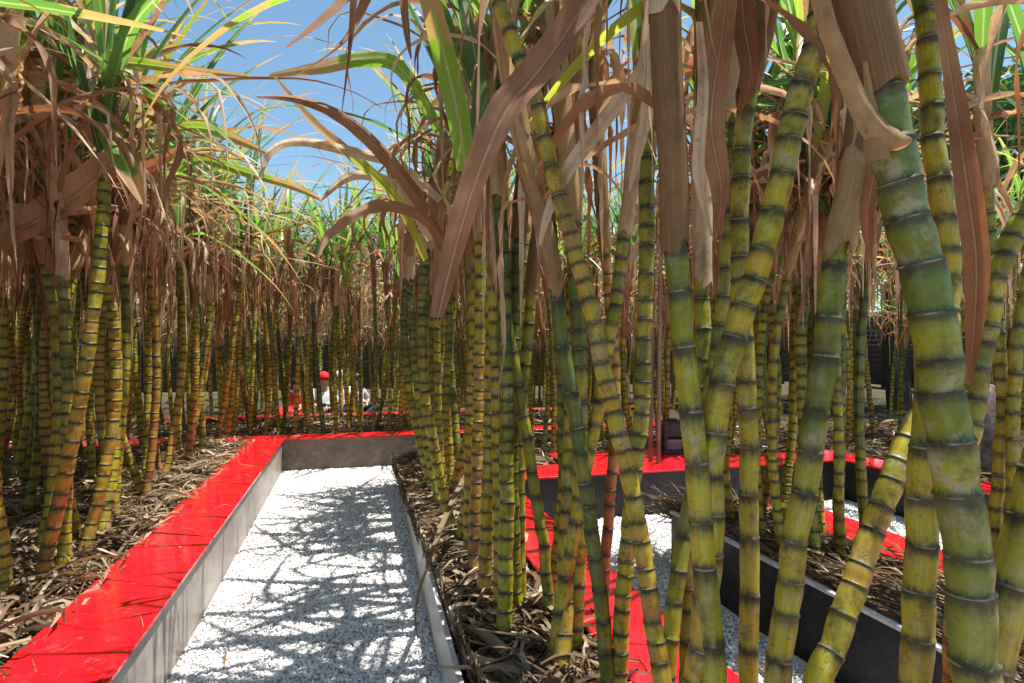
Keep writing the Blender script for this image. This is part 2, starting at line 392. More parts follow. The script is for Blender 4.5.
for i in range(NV + 8):
    s_, sh, dr, gr = make_variant(i, random.Random(100 + i)) if i < NV else make_variant(i, random.Random(100 + i), nd=(6, 8), ng=(3, 4))
    VAR.append([('stalk', s_.mesh('stalk', 'stalk')), ('leaf_sheath', sh.mesh('leaf_sheath', 'sheath')), ('dry_foliage', dr.mesh('dry_foliage', 'dry')), ('green_foliage', gr.mesh('green_foliage', 'green'))])
def tint_word(t): return 'green' if t < .36 else ('yellow' if t < .68 else 'rust-orange')
COUNT = [0]
def cane(x, y, z, label, group, tint, rr, scale=1.0, thick=1.0, var=None, zs=1.0):
    if 'front row of the left bed' in label: var = rr.choice((1, 2, 4, 5, 7, 8, 10, 11))
    if 'far red coping' in label: var = rr.choice((16, 17, 18, 19, 20, 21, 22, 23))
    v = VAR[(rr.choice((16, 17, 19, 20, 22, 23)) if 'middle bed' in group and 'near' not in group else rr.randrange(NV)) if var is None else var]
    e = empty('sugarcane', (x, y, z)); tl = .06 if 'far bed' in group else .025; e.rotation_euler = (rr.gauss(0, tl), rr.gauss(0, tl), rr.uniform(0, 6.28)); e.scale = (scale, scale, scale * zs)
    tag(e, label, 'sugarcane', group)
    for nm, me in v:
        o = link(nm, me, e); o['tint'] = float(tint)
    COUNT[0] += 1
    return e
ORD = 'first second third fourth fifth sixth seventh eighth ninth tenth eleventh twelfth thirteenth fourteenth fifteenth sixteenth seventeenth eighteenth nineteenth twentieth twenty-first twenty-second twenty-third twenty-fourth twenty-fifth twenty-sixth twenty-seventh twenty-eighth twenty-ninth thirtieth'.split()

# ------------------------------------------------------------------ the setting
def sheet(name, x0, x1, y0, y1, z, m, nx=1, ny=1, zf=None):
    mb = MB()
    for j in range(ny + 1):
        for i in range(nx + 1):
            x = x0 + (x1 - x0) * i / nx; y = y0 + (y1 - y0) * j / ny
            mb.vert((x, y, z + (zf(x, y) if zf else 0)), (x, y), .5)
    for j in range(ny):
        for i in range(nx):
            a = j * (nx + 1) + i; mb.f.append((a, a + 1, a + nx + 2, a + nx + 1))
    return mb.mesh(name, m)
tag(link('ground', sheet('ground', -400, 400, -400, 400, -.03, 'lawn')), kind='structure')
tag(link('gravel_path', sheet('gravel_path', -6, 5, -2, 7.9, -.006, 'gravel_bed', 60, 60, lambda x, y: .006 * noise.noise(Vector((x * 3, y * 3, 0))))), kind='structure')

BZ = .26
YE = 4.45
def x_edge(y): return .26 + .029 * (y - 1.4)
def coping(mb, x0, x1, y0, y1, z=BZ, th=.012, pan=.72, along='y'):
    n = max(1, round(((y1 - y0) if along == 'y' else (x1 - x0)) / pan))
    for i in range(n):
        if along == 'y': a = y0 + (y1 - y0) * i / n; b = y0 + (y1 - y0) * (i + 1) / n - .002; mb.box(x0, x1, a, b, z - th, z, bev=.0015)
        else: a = x0 + (x1 - x0) * i / n; b = x0 + (x1 - x0) * (i + 1) / n - .002; mb.box(a, b, y0, y1, z - th, z, bev=.0015)
def planter(label, cops, walls, soils, wallmat='wall', edges=(), edgemat='zinc'):
    e = empty('raised_planter', (0, 0, 0)); tag(e, label, 'planter')
    if cops:
        for c in cops:
            mb = MB(); coping(mb, *c[:4], along=c[4]); link('coping', mb.mesh('coping', 'red', False), e)
    for wl in walls:
        mb = MB(); mb.box(*wl, bev=.001); link('side_wall', mb.mesh('side_wall', wallmat, False), e)
    for ed in edges:
        mb = MB()
        if len(ed) == 6: mb.box(*ed)
        else: mb = ed[0]
        link('metal_edge', mb.mesh('metal_edge', edgemat, False), e)
    for so_ in soils:
        link('soil', sheet('soil', *so_[:5], 'soil', 24, 24, so_[5] if len(so_) > 5 else (lambda x, y: .02 * noise.noise(Vector((x * 5, y * 5, 1))))), e)
    return e
WT = BZ - .0125
# left bed
planter('long left raised bed with glossy red coping beside the white gravel path', [(-.78, -.515, -.5, 5.198, 'y'), (-2.95, -2.7, -.5, 5.198, 'y')],
        [(-.55, -.53, -.5, 5.2, -.02, WT), (-2.72, -2.70, -.5, 5.2, -.02, WT)], [(-2.70, -.55, -.5, 5.2, .215)])
# far bed, closing the path
planter('far raised bed with red coping closing the end of the gravel path', [(-2.95, 3.2, 5.2, 5.45, 'x'), (-4.0, 4.0, 6.9, 7.12, 'x')],
        [(-.528, 3.2, 5.22, 5.24, -.02, WT), (-4, 4, 7.08, 7.10, -.02, WT)], [(-4.0, 4.0, 5.24, 7.08, .215)], wallmat='farwall')
# middle bed with zinc edge on the path side
ed = MB(); Z0, Z1 = -.02, .17
for (dx, z0, z1) in ((0., Z0, Z1),):
    pl = [(x_edge(y), y) for y in (-.6, 1, 2.5, 3.9, YE)]
    b0 = len(ed.v)
    for (x, y) in pl:
        for (xx, zz) in ((x - .002, z0), (x - .002, z1), (x + .013, z1), (x + .013, z1 - .006), (x + .001, z1 - .006), (x + .001, z0)): ed.vert((xx, y, zz), (y, zz), .5)
    for i in range(len(pl) - 1):
        for k in range(6):
            a = b0 + 6 * i + k; b = b0 + 6 * i + (k + 1) % 6; ed.f.append((a, b, b + 6, a + 6))
ed2 = MB(); ed2.box(x_edge(YE) + .012, .62, YE - .004, YE, Z0, Z1)
def mid_z(x, y): return .135 + max(0, min(1, (x - .3) / .25)) * .06 + .012 * noise.noise(Vector((x * 9, y * 9, 4)))
planter('narrow middle raised bed with low zinc edge and red coping between two gravel paths', [(.61, .85, -.5, 3.278, 'y')],
        [(.815, .835, -.5, 3.28, -.02, WT)], [(x_edge(YE) + .015, .63, -.5, YE - .005, 0, lambda x, y: mid_z(x, y) - .01), (x_edge(-.5) + .012, x_edge(YE) + .014, -.5, YE - .005, 0, lambda x, y: (.118 if x > x_edge(y) + .01 else -.03))], edges=[(ed,), (ed2,)])
# cross bed on the right, with a broad red deck
planter('back raised bed with black front board and broad red deck behind the right path', [(.63, 3.40, 3.28, 3.62, 'x'), (1.35, 2.6, 3.624, 4.02, 'x')],
        [(.84, 3.18, 3.30, 3.32, -.02, WT), (.63, .645, 3.63, 5.19, -.02, .2)], [(.62, 3.4, 3.6, 5.2, .16)], wallmat='darkwall')
# near right bed
planter('right raised bed with black side board under a pale metal edge', [(1.86, 2.10, -.5, 2.448, 'y')],
        [(1.41, 1.425, -.6, 2.45, -.02, BZ - .01), (1.426, 2.08, 2.435, 2.45, -.02, WT), (2.065, 2.08, -.6, 2.434, -.02, WT)], [(1.42, 1.88, -.6, 2.44, .205)],
        wallmat='darkwall', edges=[(1.403, 1.428, -.6, 2.452, BZ - .009, BZ)])
# far right bed
planter('far right raised bed with red coping and black board holding the stone', [(3.16, 3.40, .2, 3.278, 'y')],
        [(3.18, 3.20, .2, 3.28, -.02, WT)], [(3.2, 6.5, .2, 5.2, .215)], wallmat='darkwall')

# gravel chips
def chips(regions, seed):
    rs = np.random.RandomState(seed); P = []
    for x0, x1, y0, y1, n in regions: P.append(np.stack([rs.uniform(x0, x1, n), rs.uniform(y0, y1, n), rs.uniform(-.001, .003, n)], 1))
    P = np.concatenate(P); n = len(P)
    cube = np.array([(-1, -1, -1), (1, -1, -1), (1, 1, -1), (-1, 1, -1), (-1, -1, 1), (1, -1, 1), (1, 1, 1), (-1, 1, 1)], float)
    V = cube[None] * (1 + rs.uniform(-.45, .3, (n, 8, 3)))
    s = rs.gamma(6, .00056, n)[:, None, None] * np.stack([rs.uniform(.7, 1.3, n), rs.uniform(.6, 1.1, n), rs.uniform(.4, .8, n)], 1)[:, None, :]
    V = V * s
    for ax in ((0, 1), (1, 2), (0, 2)):
        a = rs.uniform(0, 6.28, n) if ax == (0, 1) else rs.normal(0, .45, n); c, d = np.cos(a)[:, None], np.sin(a)[:, None]
        A, B = V[..., ax[0]].copy(), V[..., ax[1]].copy(); V[..., ax[0]] = A * c - B * d; V[..., ax[1]] = A * d + B * c
    V = V + P[:, None, :]
    fq = np.array([(0, 3, 2, 1), (4, 5, 6, 7), (0, 1, 5, 4), (1, 2, 6, 5), (2, 3, 7, 6), (3, 0, 4, 7)])
    Fc = (fq[None] + (np.arange(n) * 8)[:, None, None]).reshape(-1)
    me = bpy.data.meshes.new('gravel'); me.vertices.add(n * 8); me.vertices.foreach_set('co', V.reshape(-1))
    me.loops.add(n * 24); me.loops.foreach_set('vertex_index', Fc.astype(np.int32))
    me.polygons.add(n * 6); me.polygons.foreach_set('loop_start', np.arange(n * 6, dtype=np.int32) * 4)
    me.update(calc_edges=True); me.validate()
    a = me.attributes.new('rnd', 'FLOAT', 'POINT'); a.data.foreach_set('value', np.repeat(rs.uniform(0, 1, n), 8).astype(np.float32))
    me.materials.append(M['gravel']); return me
tag(link('gravel', chips([(-.52, .27, 1.1, 3.0, 34000), (-.52, .33, 3.0, 4.5, 19000), (-.52, .6, 4.5, 5.19, 9000), (.86, 1.39, .6, 3.27, 21000), (1.4, 3.15, 2.46, 3.27, 7000), (2.1, 3.15, .8, 2.46, 5000)], 5)), kind='stuff',
    label='white and grey crushed stone chips covering the garden paths')

# leaf litter
def litter(name, label, x0, x1, y0, y1, z, n, rr, zf=None, big=1.0, edge=None, lay=.05, dense_x=None, straw=False):
    mb = MB()
    for i in range(n):
        x = rr.uniform(x0, x1); y = rr.uniform(y0, y1) 
        if dense_x and rr.random() < .5: x = rr.uniform(*dense_x)
        a = rr.uniform(0, 6.28); L = rr.uniform(.04, .34) * big; wd = rr.uniform(.004, .019) * big
        if straw: a = 1.75 + rr.gauss(0, .3); L = rr.uniform(.15, .6); wd = rr.uniform(.003, .011)
        zz = (zf(x, y) if zf else z) + rr.uniform(.004, lay); k = 6; pts = []; tilt = rr.gauss(0, .18); c = rr.uniform(-2.2, 2.2) * (.25 if straw else 1); arch = rr.uniform(-.02, .045) * big
        px_, py_ = x, y
        for j in range(k + 1):
            f = j / k
            pts.append(Vector((px_, py_, zz + tilt * (f - .5) * L + arch * math.sin(f * 3.14) + rr.uniform(-.003, .003))))
            px_ += math.cos(a) * L / k; py_ += math.sin(a) * L / k; a += c / k * .5
            if edge: px_ = min(max(px_, edge[0]), edge[1])
        ribbon(mb, pts, lambda f: wd * (1 - .75 * f ** 3), Vector((-math.sin(a), math.cos(a), rr.gauss(0, .5))), rr.random() ** (2.4 if straw else 1.5), rr.uniform(.0, .5), rr.uniform(-1.5, 1.5))
    tag(link(name, mb.mesh(name, 'litter')), label, kind='stuff')
lr = random.Random(3)
litter('leaf_litter', 'dry cane leaves strewn over the left raised bed', -2.5, -.80, 1.0, 5.2, .215, 6500, lr, edge=(-2.7, -.74), dense_x=(-1.35, -.83))
litter('leaf_litter', 'dry cane leaves strewn over the narrow middle bed', .29, .61, .3, YE - .05, 0, 5200, lr, zf=mid_z, edge=(.30, .66), lay=.04)
litter('leaf_litter', 'dry cane leaves strewn over the far bed', -2.6, 3., 5.46, 6.9, .215, 2300, lr, lay=.06)
litter('leaf_litter', 'dry cane leaves strewn over the back bed', .66, 3.2, 3.66, 5.15, .17, 2600, lr)
litter('leaf_litter', 'long dry cane leaves strewn over the right bed', 1.44, 1.86, .3, 2.4, .205, 2600, lr, edge=(1.432, 1.92), straw=True, lay=.05)
litter('leaf_litter', 'dry cane leaves strewn over the far right bed', 3.42, 5.5, .8, 5., .215, 1000, lr)

litter('leaf_scraps', 'few scraps of dry leaf blown onto the red copings', -.77, -.53, 1.2, 5.1, BZ + .001, 46, lr, edge=(-.775, -.52), lay=.006, big=.42)
litter('leaf_scraps', 'few scraps of dry leaf blown onto the white gravel', -.5, .28, 1.4, 5.1, .008, 34, lr, edge=(-.5, .28), lay=.006, big=.4)

# ------------------------------------------------------------------ foreground canes read off the photograph, each at its own distance
def trace(pts, d):
    n = len(pts); dd = d if isinstance(d, (list, tuple)) else (d, d)
    return [W(px, py, dd[0] + (dd[1] - dd[0]) * i / (n - 1)) for i, (px, py) in enumerate(pts)]
def fg(label, pts, d, wpx, sp, sheath_y=None, tint=.5, hue=.45, seed=0, zb=.17, leaves=(), dry=13, green=6, xb=None, hup=-.2, bare_top=False, shw=1.14):
    """pts run top to bottom in the picture; the base is carried on down to the bed"""
    rr = random.Random(500 + seed); P3 = trace(pts, d)[::-1]            # bottom first
    dm = (d[1] if isinstance(d, (list, tuple)) else d); r = wpx * .87 * dm / F_PX / 2
    b = P3[0]; dirn = (P3[0] - P3[1]).normalized()
    # the foot curves back to upright in the soil of the middle bed
    drop = b.z - zb
    foot = b + Vector((dirn.x, dirn.y, 0)) / max(.3, -dirn.z) * drop * .35
    if drop > .02:
        foot = Vector((foot.x, foot.y, zb - .03))
        if xb: foot.x = min(max(foot.x, xb[0]), xb[1])
        mid = b.lerp(foot, .45) + Vector((dirn.x, dirn.y, 0)) / max(.3, -dirn.z) * drop * .08
        P3 = [foot, mid] + P3
    top = P3[-1]; dt = (P3[-1] - P3[-2]).normalized()
    ext = max(.15, (1.72 - top.z)) if top.z < 1.9 else .15
    dt = (dt + Vector((0, 0, .6))).normalized()
    P3 = P3 + [top + dt * ext * .5, top + dt * ext * .5 + (dt + Vector((0, 0, .5))).normalized() * ext * .5]
    org = Vector((P3[0].x, P3[0].y, zb)); P3 = [p - org for p in P3]
    pa = Path(spline(P3, 8))
    # parameter where the sheath begins
    def t_of_y(y):
        best = 0
        for i, p in enumerate(pa.p):
            q = p + org; dd = q.x * st_ + q.y * ct
            if HOR + (CH - q.z) * F_PX / dd < y: return pa.L[i]
        return pa.L[-1] * .85
    tsh = t_of_y(sheath_y) if sheath_y is not None else max(pa.len - .42, .5)
    spm = sp * dm / F_PX
    e = empty('sugarcane', org); tag(e, label, 'sugarcane', 'sugarcanes standing closest to the camera')
    s_, te = stalk(pa, lambda t: r * (1.05 - .12 * t / pa.len), lambda t: spm * (1 + .22 * math.sin(t * 4 + seed)), 0, tsh + .25, rr, 28, hue + .12, hup - .14, FR)
    o = link('stalk', s_.mesh('stalk', 'stalk'), e); o['tint'] = tint
    sh, dr, gr = crown(pa, tsh, max(pa.len - .12, tsh + .05), r, rr, dry, green, seg=18)
    link('leaf_sheath', sh.mesh('leaf_sheath', 'sheath'), e)
    if dr.f: link('dry_foliage', dr.mesh('dry_foliage', 'dry'), e)
    link('green_foliage', gr.mesh('green_foliage', 'green'), e)
    for lf in leaves:
        lp, ld, lw, kind = lf[:4]; rn = lf[4] if len(lf) > 4 else rr.random(); tw = lf[5] if len(lf) > 5 else .5
        q = [p - org for p in trace(lp, ld)]; q = spline(q, 6); mb = MB()
        dl = ld if not isinstance(ld, (list, tuple)) else sum(ld) / 2
        def wf(f, lw=lw, dl=dl):
            x = f * (len(lw) - 1); i = min(int(x), len(lw) - 2); return (lw[i] + (lw[i + 1] - lw[i]) * (x - i)) * dl / F_PX * 1.08
        ribbon(mb, q, wf, Vector((ct, -st_, .1)), rn, .14 if kind != 'sheath' else 0, tw, .025, CS9, cup=.0 if kind != 'sheath' else .7)
        link('dry_blade' if kind == 'dry' else 'green_blade', mb.mesh(kind + '_blade', kind if kind != 'sheath' else 'sheath'), e)
    COUNT[0] += 1
    return e
XB = (.36, .60)
fg('thickest green sugarcane with grey node rings and a peeling tan sheath', [(852, -40), (864, 0), (882, 85), (899, 170), (919, 250), (929, 300), (943, 400), (953, 470), (965, 550), (975, 683)], .55, 48, 56, 88, .3, .42, 1, xb=XB, hup=-.12,
   leaves=[([(815, -60), (830, 10), (848, 60), (866, 102), (882, 126), (902, 138), (914, 139)], (.52, .52), [16, 19, 20, 22, 26, 20, 4], 'sheath', .4, .1),
           ([(868, 60), (874, 100), (880, 130), (884, 158)], (.53, .52), [4, 10, 20, 26], 'sheath', .35, .1)], dry=0)
fg('pale jointed sugarcane crossing behind the thickest cane, its orange foot leaning left', [(929, -40), (929, 0), (931, 60), (934, 120), (940, 190), (947, 245), (950, 300), (940, 360), (918, 420), (897, 465), (875, 522), (855, 575), (832, 640), (812, 690)], (.9, .72), 29, 40, -60, .5, .55, 2, xb=XB, hup=-.15,
   leaves=[([(930, -90), (945, 20), (958, 110), (970, 200), (977, 265), (974, 330), (968, 385)], (.8, .85), [8, 12, 18, 22, 21, 14, 3], 'dry', .16, .8)], dry=3)
fg('yellow-green sugarcane standing directly behind the thickest cane', [(868, -20), (885, 80), (908, 180), (926, 290), (930, 400), (926, 450), (921, 520), (917, 600), (914, 690)], .66, 33, 48, 90, .5, .5, 3, xb=XB, dry=0)
fg('olive sugarcane with a long torn tan sheath left of the thickest cane', [(884, -50), (872, 60), (862, 140), (850, 200), (836, 258), (826, 342), (812, 442), (798, 517), (786, 600), (776, 690)], .8, 28, 40, 256, .42, .48, 4, xb=XB, hup=-.25,
   leaves=[([(900, 40), (888, 90), (880, 150), (868, 215), (872, 258)], .77, [6, 12, 16, 12, 3], 'dry', .25, 1.3)], dry=5)
fg('thick brown-stained sugarcane leaning right, crossing in front of a straight one', [(840, -60), (825, 0), (815, 50), (798, 100), (783, 170), (768, 235), (750, 290), (733, 340), (719, 390), (713, 440), (711, 500), (707, 570), (700, 640), (692, 700)], .84, 29, 35, -80, .55, .52, 5, xb=XB, hup=-.15, dry=3)
fg('yellow sugarcane under a straight pale tan sheath in the centre of the view', [(664, -60), (667, 60), (673, 160), (676, 247), (681, 320), (690, 400), (699, 500), (707, 600), (714, 690)], .83, 27, 50, 249, .45, .46, 6, xb=XB, hup=-.22, dry=6,
   leaves=[([(690, -220), (640, -110), (585, 0), (545, 62), (505, 112), (478, 175), (458, 240), (438, 318)], (.86, .74), [10, 22, 30, 37, 36, 30, 27, 17], 'dry', .14, .7),
           ([(700, 20), (704, 90), (700, 170), (712, 236)], .8, [6, 10, 12, 3], 'dry', .8, 1.1)])
fg('straight upright sugarcane with evenly spaced dark rings left of the olive one', [(776, -60), (766, 20), (753, 70), (745, 120), (741, 180), (739, 260), (743, 340), (747, 420), (748, 500), (748, 600), (747, 690)], 1.0, 21, 42, 100, .45, .5, 7, xb=None, dry=9,
   leaves=[([(742, -40), (745, 20), (752, 70), (742, 112)], .96, [16, 22, 18, 4], 'dry', .1, 1.2), ([(735, -60), (722, 40), (712, 120), (722, 190), (716, 240)], (.95, .9), [16, 22, 26, 18, 4], 'dry', .3, 1.)])
fg('bare bright yellow sugarcane slanting from upper left, its rings black and knobbly', [(470, -110), (490, -30), (503, 10), (518, 55), (535, 95), (548, 150), (560, 200), (575, 250), (588, 300), (600, 360), (613, 410), (625, 460), (637, 520), (648, 590), (655, 640), (662, 690)], (1.2, 1.0), 21, 27, -90, .55, .55, 8, xb=XB, hup=-.1, dry=5, green=8,
   leaves=[([(440, -130), (380, -60), (352, -10), (320, 22), (286, 46)], (1.15, 1.0), [10, 16, 20, 18, 5], 'dry', .2, .6), ([(445, -130), (392, -60), (366, 0), (345, 40), (300, 72)], (1.15, 1.0), [8, 12, 16, 13, 3], 'dry', .35, .9),
           ([(440, -120), (380, -70), (358, -20), (350, 50), (340, 122)], (1.1, 1.0), [8, 10, 14, 10, 2], 'dry', .15, 1.2), ([(450, -100), (410, -60), (404, -10), (407, 30), (411, 57)], (1.1, 1.), [6, 8, 10, 8, 2], 'dry', .12, .8)])
fg('slender dark-ringed sugarcane rising behind the pale tan sheath', [(652, -40), (652, 60), (650, 130), (647, 200), (645, 300), (643, 360), (640, 420), (633, 480), (628, 540), (622, 600), (617, 690)], 1.3, 18, 21, 68, .4, .5, 9, xb=XB, dry=7,
   leaves=[([(648, 20), (644, 66), (620, 100), (590, 140), (566, 175), (548, 215), (540, 245)], 1.15, [10, 13, 14, 16, 14, 9, 3], 'dry', .98, .6), ([(647, 66), (648, 110), (640, 150), (630, 190)], 1.15, [10, 12, 9, 3], 'dry', .95, .9)])
fg('smooth green sugarcane with a bright bleached sheath, curving down to the right', [(505, 40), (520, 130), (535, 190), (548, 245), (557, 292), (561, 330), (567, 370), (576, 420), (583, 470), (590, 520), (598, 580), (605, 640), (610, 700)], 1.3, 17, 34, 292, .2, .4, 10, xb=XB, dry=8,
   leaves=[([(466, 170), (457, 110), (443, 50), (428, -10), (418, -60)], (1.35, 1.2), [18, 22, 22, 18, 10], 'green', .75, .2), ([(470, 150), (480, 90), (470, 30), (452, -40)], (1.4, 1.5), [12, 14, 12, 6], 'green', .3, .4)])
fg('thin green sugarcane in a narrow pale sheath beside the smooth green one', [(480, 90), (486, 170), (493, 230), (503, 292), (508, 330), (515, 370), (524, 420), (532, 470), (540, 520), (546, 570), (551, 640), (553, 690)], 1.75, 13, 23, 296, .35, .45, 11, xb=XB, dry=8)
fg('sugarcane with a brown sheath half hidden behind the yellow one', [(707, 0), (704, 120), (703, 200), (702, 282), (703, 340), (702, 400), (698, 470), (685, 530), (675, 590), (667, 666), (664, 700)], (1.25, 1.1), 19, 32, 282, .4, .48, 12, xb=XB, dry=9)
fg('slim sugarcane crossing leftward behind the slanting black-ringed one', [(648, 60), (640, 110), (632, 180), (624, 242), (616, 300), (608, 350), (600, 400), (588, 460), (574, 530), (563, 590), (553, 660), (549, 700)], 1.5, 15, 24, 242, .45, .5, 13, xb=XB, dry=9)
fg('sugarcane bending in from the right, high beside the thickest cane', [(1062, 120), (1040, 190), (1018, 228), (1003, 262), (992, 300), (984, 340), (976, 390), (966, 450), (960, 530), (956, 600)], .9, 24, 30, 150, .5, .45, 14, dry=8)
fg('slim shaded sugarcane nearest the mottled stone', [(985, 100), (990, 200), (996, 300), (1001, 360), (1003, 410), (999, 460), (994, 520), (990, 600)], 1.75, 13, 22, 200, .4, .5, 15, dry=8, zb=.22)
fg('shaded sugarcane crossing in front of the mottled stone at its right', [(1048, 160), (1032, 260), (1017, 340), (1012, 430), (1012, 480), (1008, 560)], 1.7, 14, 24, 240, .4, .5, 16, dry=8, zb=.22)
fg('thick sugarcane foot at the lower right corner, leaning right', [(1110, 50), (1098, 200), (1078, 330), (1052, 430), (1032, 500), (1018, 545), (1006, 600), (995, 660), (988, 710)], .6, 40, 60, 120, .5, .5, 17, dry=2)
fg('narrow sugarcane touching the left side of the brown-stained leaning one', [(740, 0), (736, 100), (732, 200), (724, 290), (716, 350), (706, 420), (694, 500), (688, 580), (684, 690)], 1.15, 15, 27, 120, .4, .45, 18, xb=None, dry=8)
fg('tan-sheathed sugarcane leaning left of the smooth green one', [(575, 40), (560, 130), (545, 200), (534, 262), (528, 330), (522, 400), (519, 470), (520, 540), (522, 636)], 1.85, 13, 22, 300, .45, .5, 19, xb=XB, dry=9, zb=.17)
fg('slim orange sugarcane with close rings behind the slanting black-ringed cane', [(596, 60), (600, 160), (606, 260), (612, 330), (616, 400), (613, 460), (609, 510), (605, 560), (602, 630)], 1.7, 12, 17, 250, .8, .6, 20, xb=None, dry=7)

# ------------------------------------------------------------------ generated canes bed by bed
gr_ = random.Random(77)
# middle bed, path side row
ys = []
y = 1.72
row = []
while y < YE - .1:
    row.append((x_edge(y) + .13 + gr_.uniform(0, .035), y)); y += gr_.uniform(.13, .2)
for i, (x, y) in enumerate(row):
    t = min(1, max(0, gr_.gauss(.5, .12)))
    c_ = cane(x, y, mid_z(x, y), f'{ORD[i]} sugarcane from the camera in the zinc-edge row of the middle bed', 'sugarcanes of the middle bed', t, gr_, .97 + .06 * gr_.random())
    if i == 1: MID_NEAR = c_
def fill(n, x0, x1, y0, y1, z, where, group, mind=.085, tm=.5, ts=.18, sc0=(.92, 1.08), avoid=None, thick=1.0, zs=1.0):
    got = []; tries = 0
    while len(got) < n and tries < 20000:
        tries += 1
        x, y = gr_.uniform(x0, x1), gr_.uniform(y0, y1)
        if avoid and avoid(x, y): continue
        if any((x - a) ** 2 + (y - b) ** 2 < mind ** 2 for a, b in got): continue
        got.append((x, y)); t = min(.98, max(.02, gr_.gauss(tm, ts)))
        zz = z(x, y) if callable(z) else z
        cane(x, y, zz, f'{tint_word(t)} sugarcane {where}', group, t, gr_, gr_.uniform(*sc0), zs=zs)
fill(21, .48, .60, 1.6, YE - .1, mid_z, 'crowded in the middle bed behind its zinc-edge row', 'sugarcanes of the middle bed', .09, .5, .2)
fill(4, .40, .60, 1.3, 1.62, mid_z, 'at the near end of the middle bed, behind the foreground canes', 'sugarcanes of the middle bed', .085, .42, .2)
# left bed: front row as in the photograph, then filling
first = [(12, 600), (40, 585), (64, 574), (84, 556), (101, 541), (120, 523), (147, 500), (165, 480), (184, 464), (203, 455), (216, 446), (228, 440)]
first = [G(px, py, .23) for px, py in first][::-1]
tn_ = [.5, .7, .45, .78, .6, .4, .72, .5, .8, .4, .7, .5]
for i, p in enumerate(first):
    x = min(p.x, -.84)
    LEFT_FRONT = cane(x, p.y, .215, f'{ORD[i]} sugarcane from the far corner in the front row of the left bed', 'sugarcanes of the left bed', tn_[i], gr_, gr_.uniform(1.04, 1.16), zs=.92)
fill(72, -2.3, -.98, 1.3, 5.15, .215, 'inside the left bed behind its front row', 'sugarcanes of the left bed', .10, .58, .2, (1.0, 1.14), zs=.93)
fill(4, -2.1, -1.45, .7, 1.25, .215, 'at the near end of the left bed', 'sugarcanes of the left bed', .13, .5, .2, (1.0, 1.1))
# far bed
xs = -1.05; i = 0
while i < 24:
    x = xs + i * .115 + gr_.uniform(-.03, .03); t = min(.98, max(.02, gr_.gauss(.5, .17)))
    cane(x, 5.56 + gr_.uniform(0, .07), .215, f'{ORD[i]} sugarcane counted from the path corner along the far red coping', 'sugarcanes of the far bed', t, gr_, gr_.uniform(.9, 1.02)); i += 1
win = lambda x, y: (-.06 < (x - y * -.172) / 1 < .0)     # a thin gap through which the people show
fill(52, -2.9, 2.8, 5.72, 6.75, .215, 'inside the far bed behind its front row', 'sugarcanes of the far bed', .12, .5, .18, (.9, 1.03))
# back bed on the right
fill(19, .72, 3.1, 4.05, 5.1, .16, 'in the back bed beyond the red deck', 'sugarcanes of the back bed', .12, .42, .16, (.9, 1.03))
fill(12, 2.62, 3.4, 3.66, 4.3, .16, 'in the back bed right of the red deck', 'sugarcanes of the back bed', .10, .42, .16, (.92, 1.03))
# right bed
fill(17, 1.52, 1.84, 1.75, 2.4, .205, 'in the far end of the right bed', 'sugarcanes of the right bed', .09, .42, .14, (.9, 1.0))
fill(18, 3.45, 5.0, 1.9, 5.0, .215, 'in the far right bed', 'sugarcanes of the far right bed', .14, .42, .16, (.95, 1.06))
print('canes', COUNT[0])

# thicket beyond, too many to count
mass_src = [make_variant(i, random.Random(900 + i), 7, 6, [(0., 1.06), (.06, .97), (.9, 1.)]) for i in range(5)]
acc = [MB() for _ in range(4)]; mr = random.Random(8)
for k in range(450):
    q = mr.random()
    if k < 16: x, y, q = mr.uniform(-1.7, .1), mr.uniform(7.25, 7.9), 2
    if q < .34: x, y = mr.uniform(-6.5, 7), mr.uniform(9.3, 13)
    elif q < .54: x, y = mr.uniform(-6, -3.1), mr.uniform(1.5, 11)
    elif q < .88: x, y = mr.uniform(1.9, 8), mr.uniform(7.3, 11)
    elif q < 1: x, y = mr.uniform(5.1, 8), mr.uniform(1.5, 6)
    mt = Matrix.Translation((x, y, -.1)) @ Matrix.Rotation(mr.uniform(0, 6.28), 4, 'Z') @ Matrix.Scale(mr.uniform(.95, 1.15), 4)
    for a, b in zip(acc, mass_src[k % 5]): a.add(b, mt)
allm = MB(); mi = []
for a, m in zip(acc, ('stalk', 'sheath', 'dry', 'green')):
    b = len(allm.v); allm.v += a.v; allm.uv += a.uv; allm.r += a.r; allm.f += [tuple(i + b for i in f) for f in a.f]; mi += [len(mi and [0]) and 0] * 0
me = bpy.data.meshes.new('sugarcane_thicket'); me.from_pydata(allm.v, [], allm.f); finish(me, allm.uv, allm.r, True)
for m in ('stalk', 'sheath', 'dry', 'green'): me.materials.append(M[m])
idx = np.concatenate([np.full(len(a.f), i, dtype=np.int32) for i, a in enumerate(acc)]); me.polygons.foreach_set('material_index', idx)
th = link('sugarcane_thicket', me); th['tint'] = .5
tag(th, 'thicket of more sugarcane standing beyond the raised beds', kind='stuff', group=None)

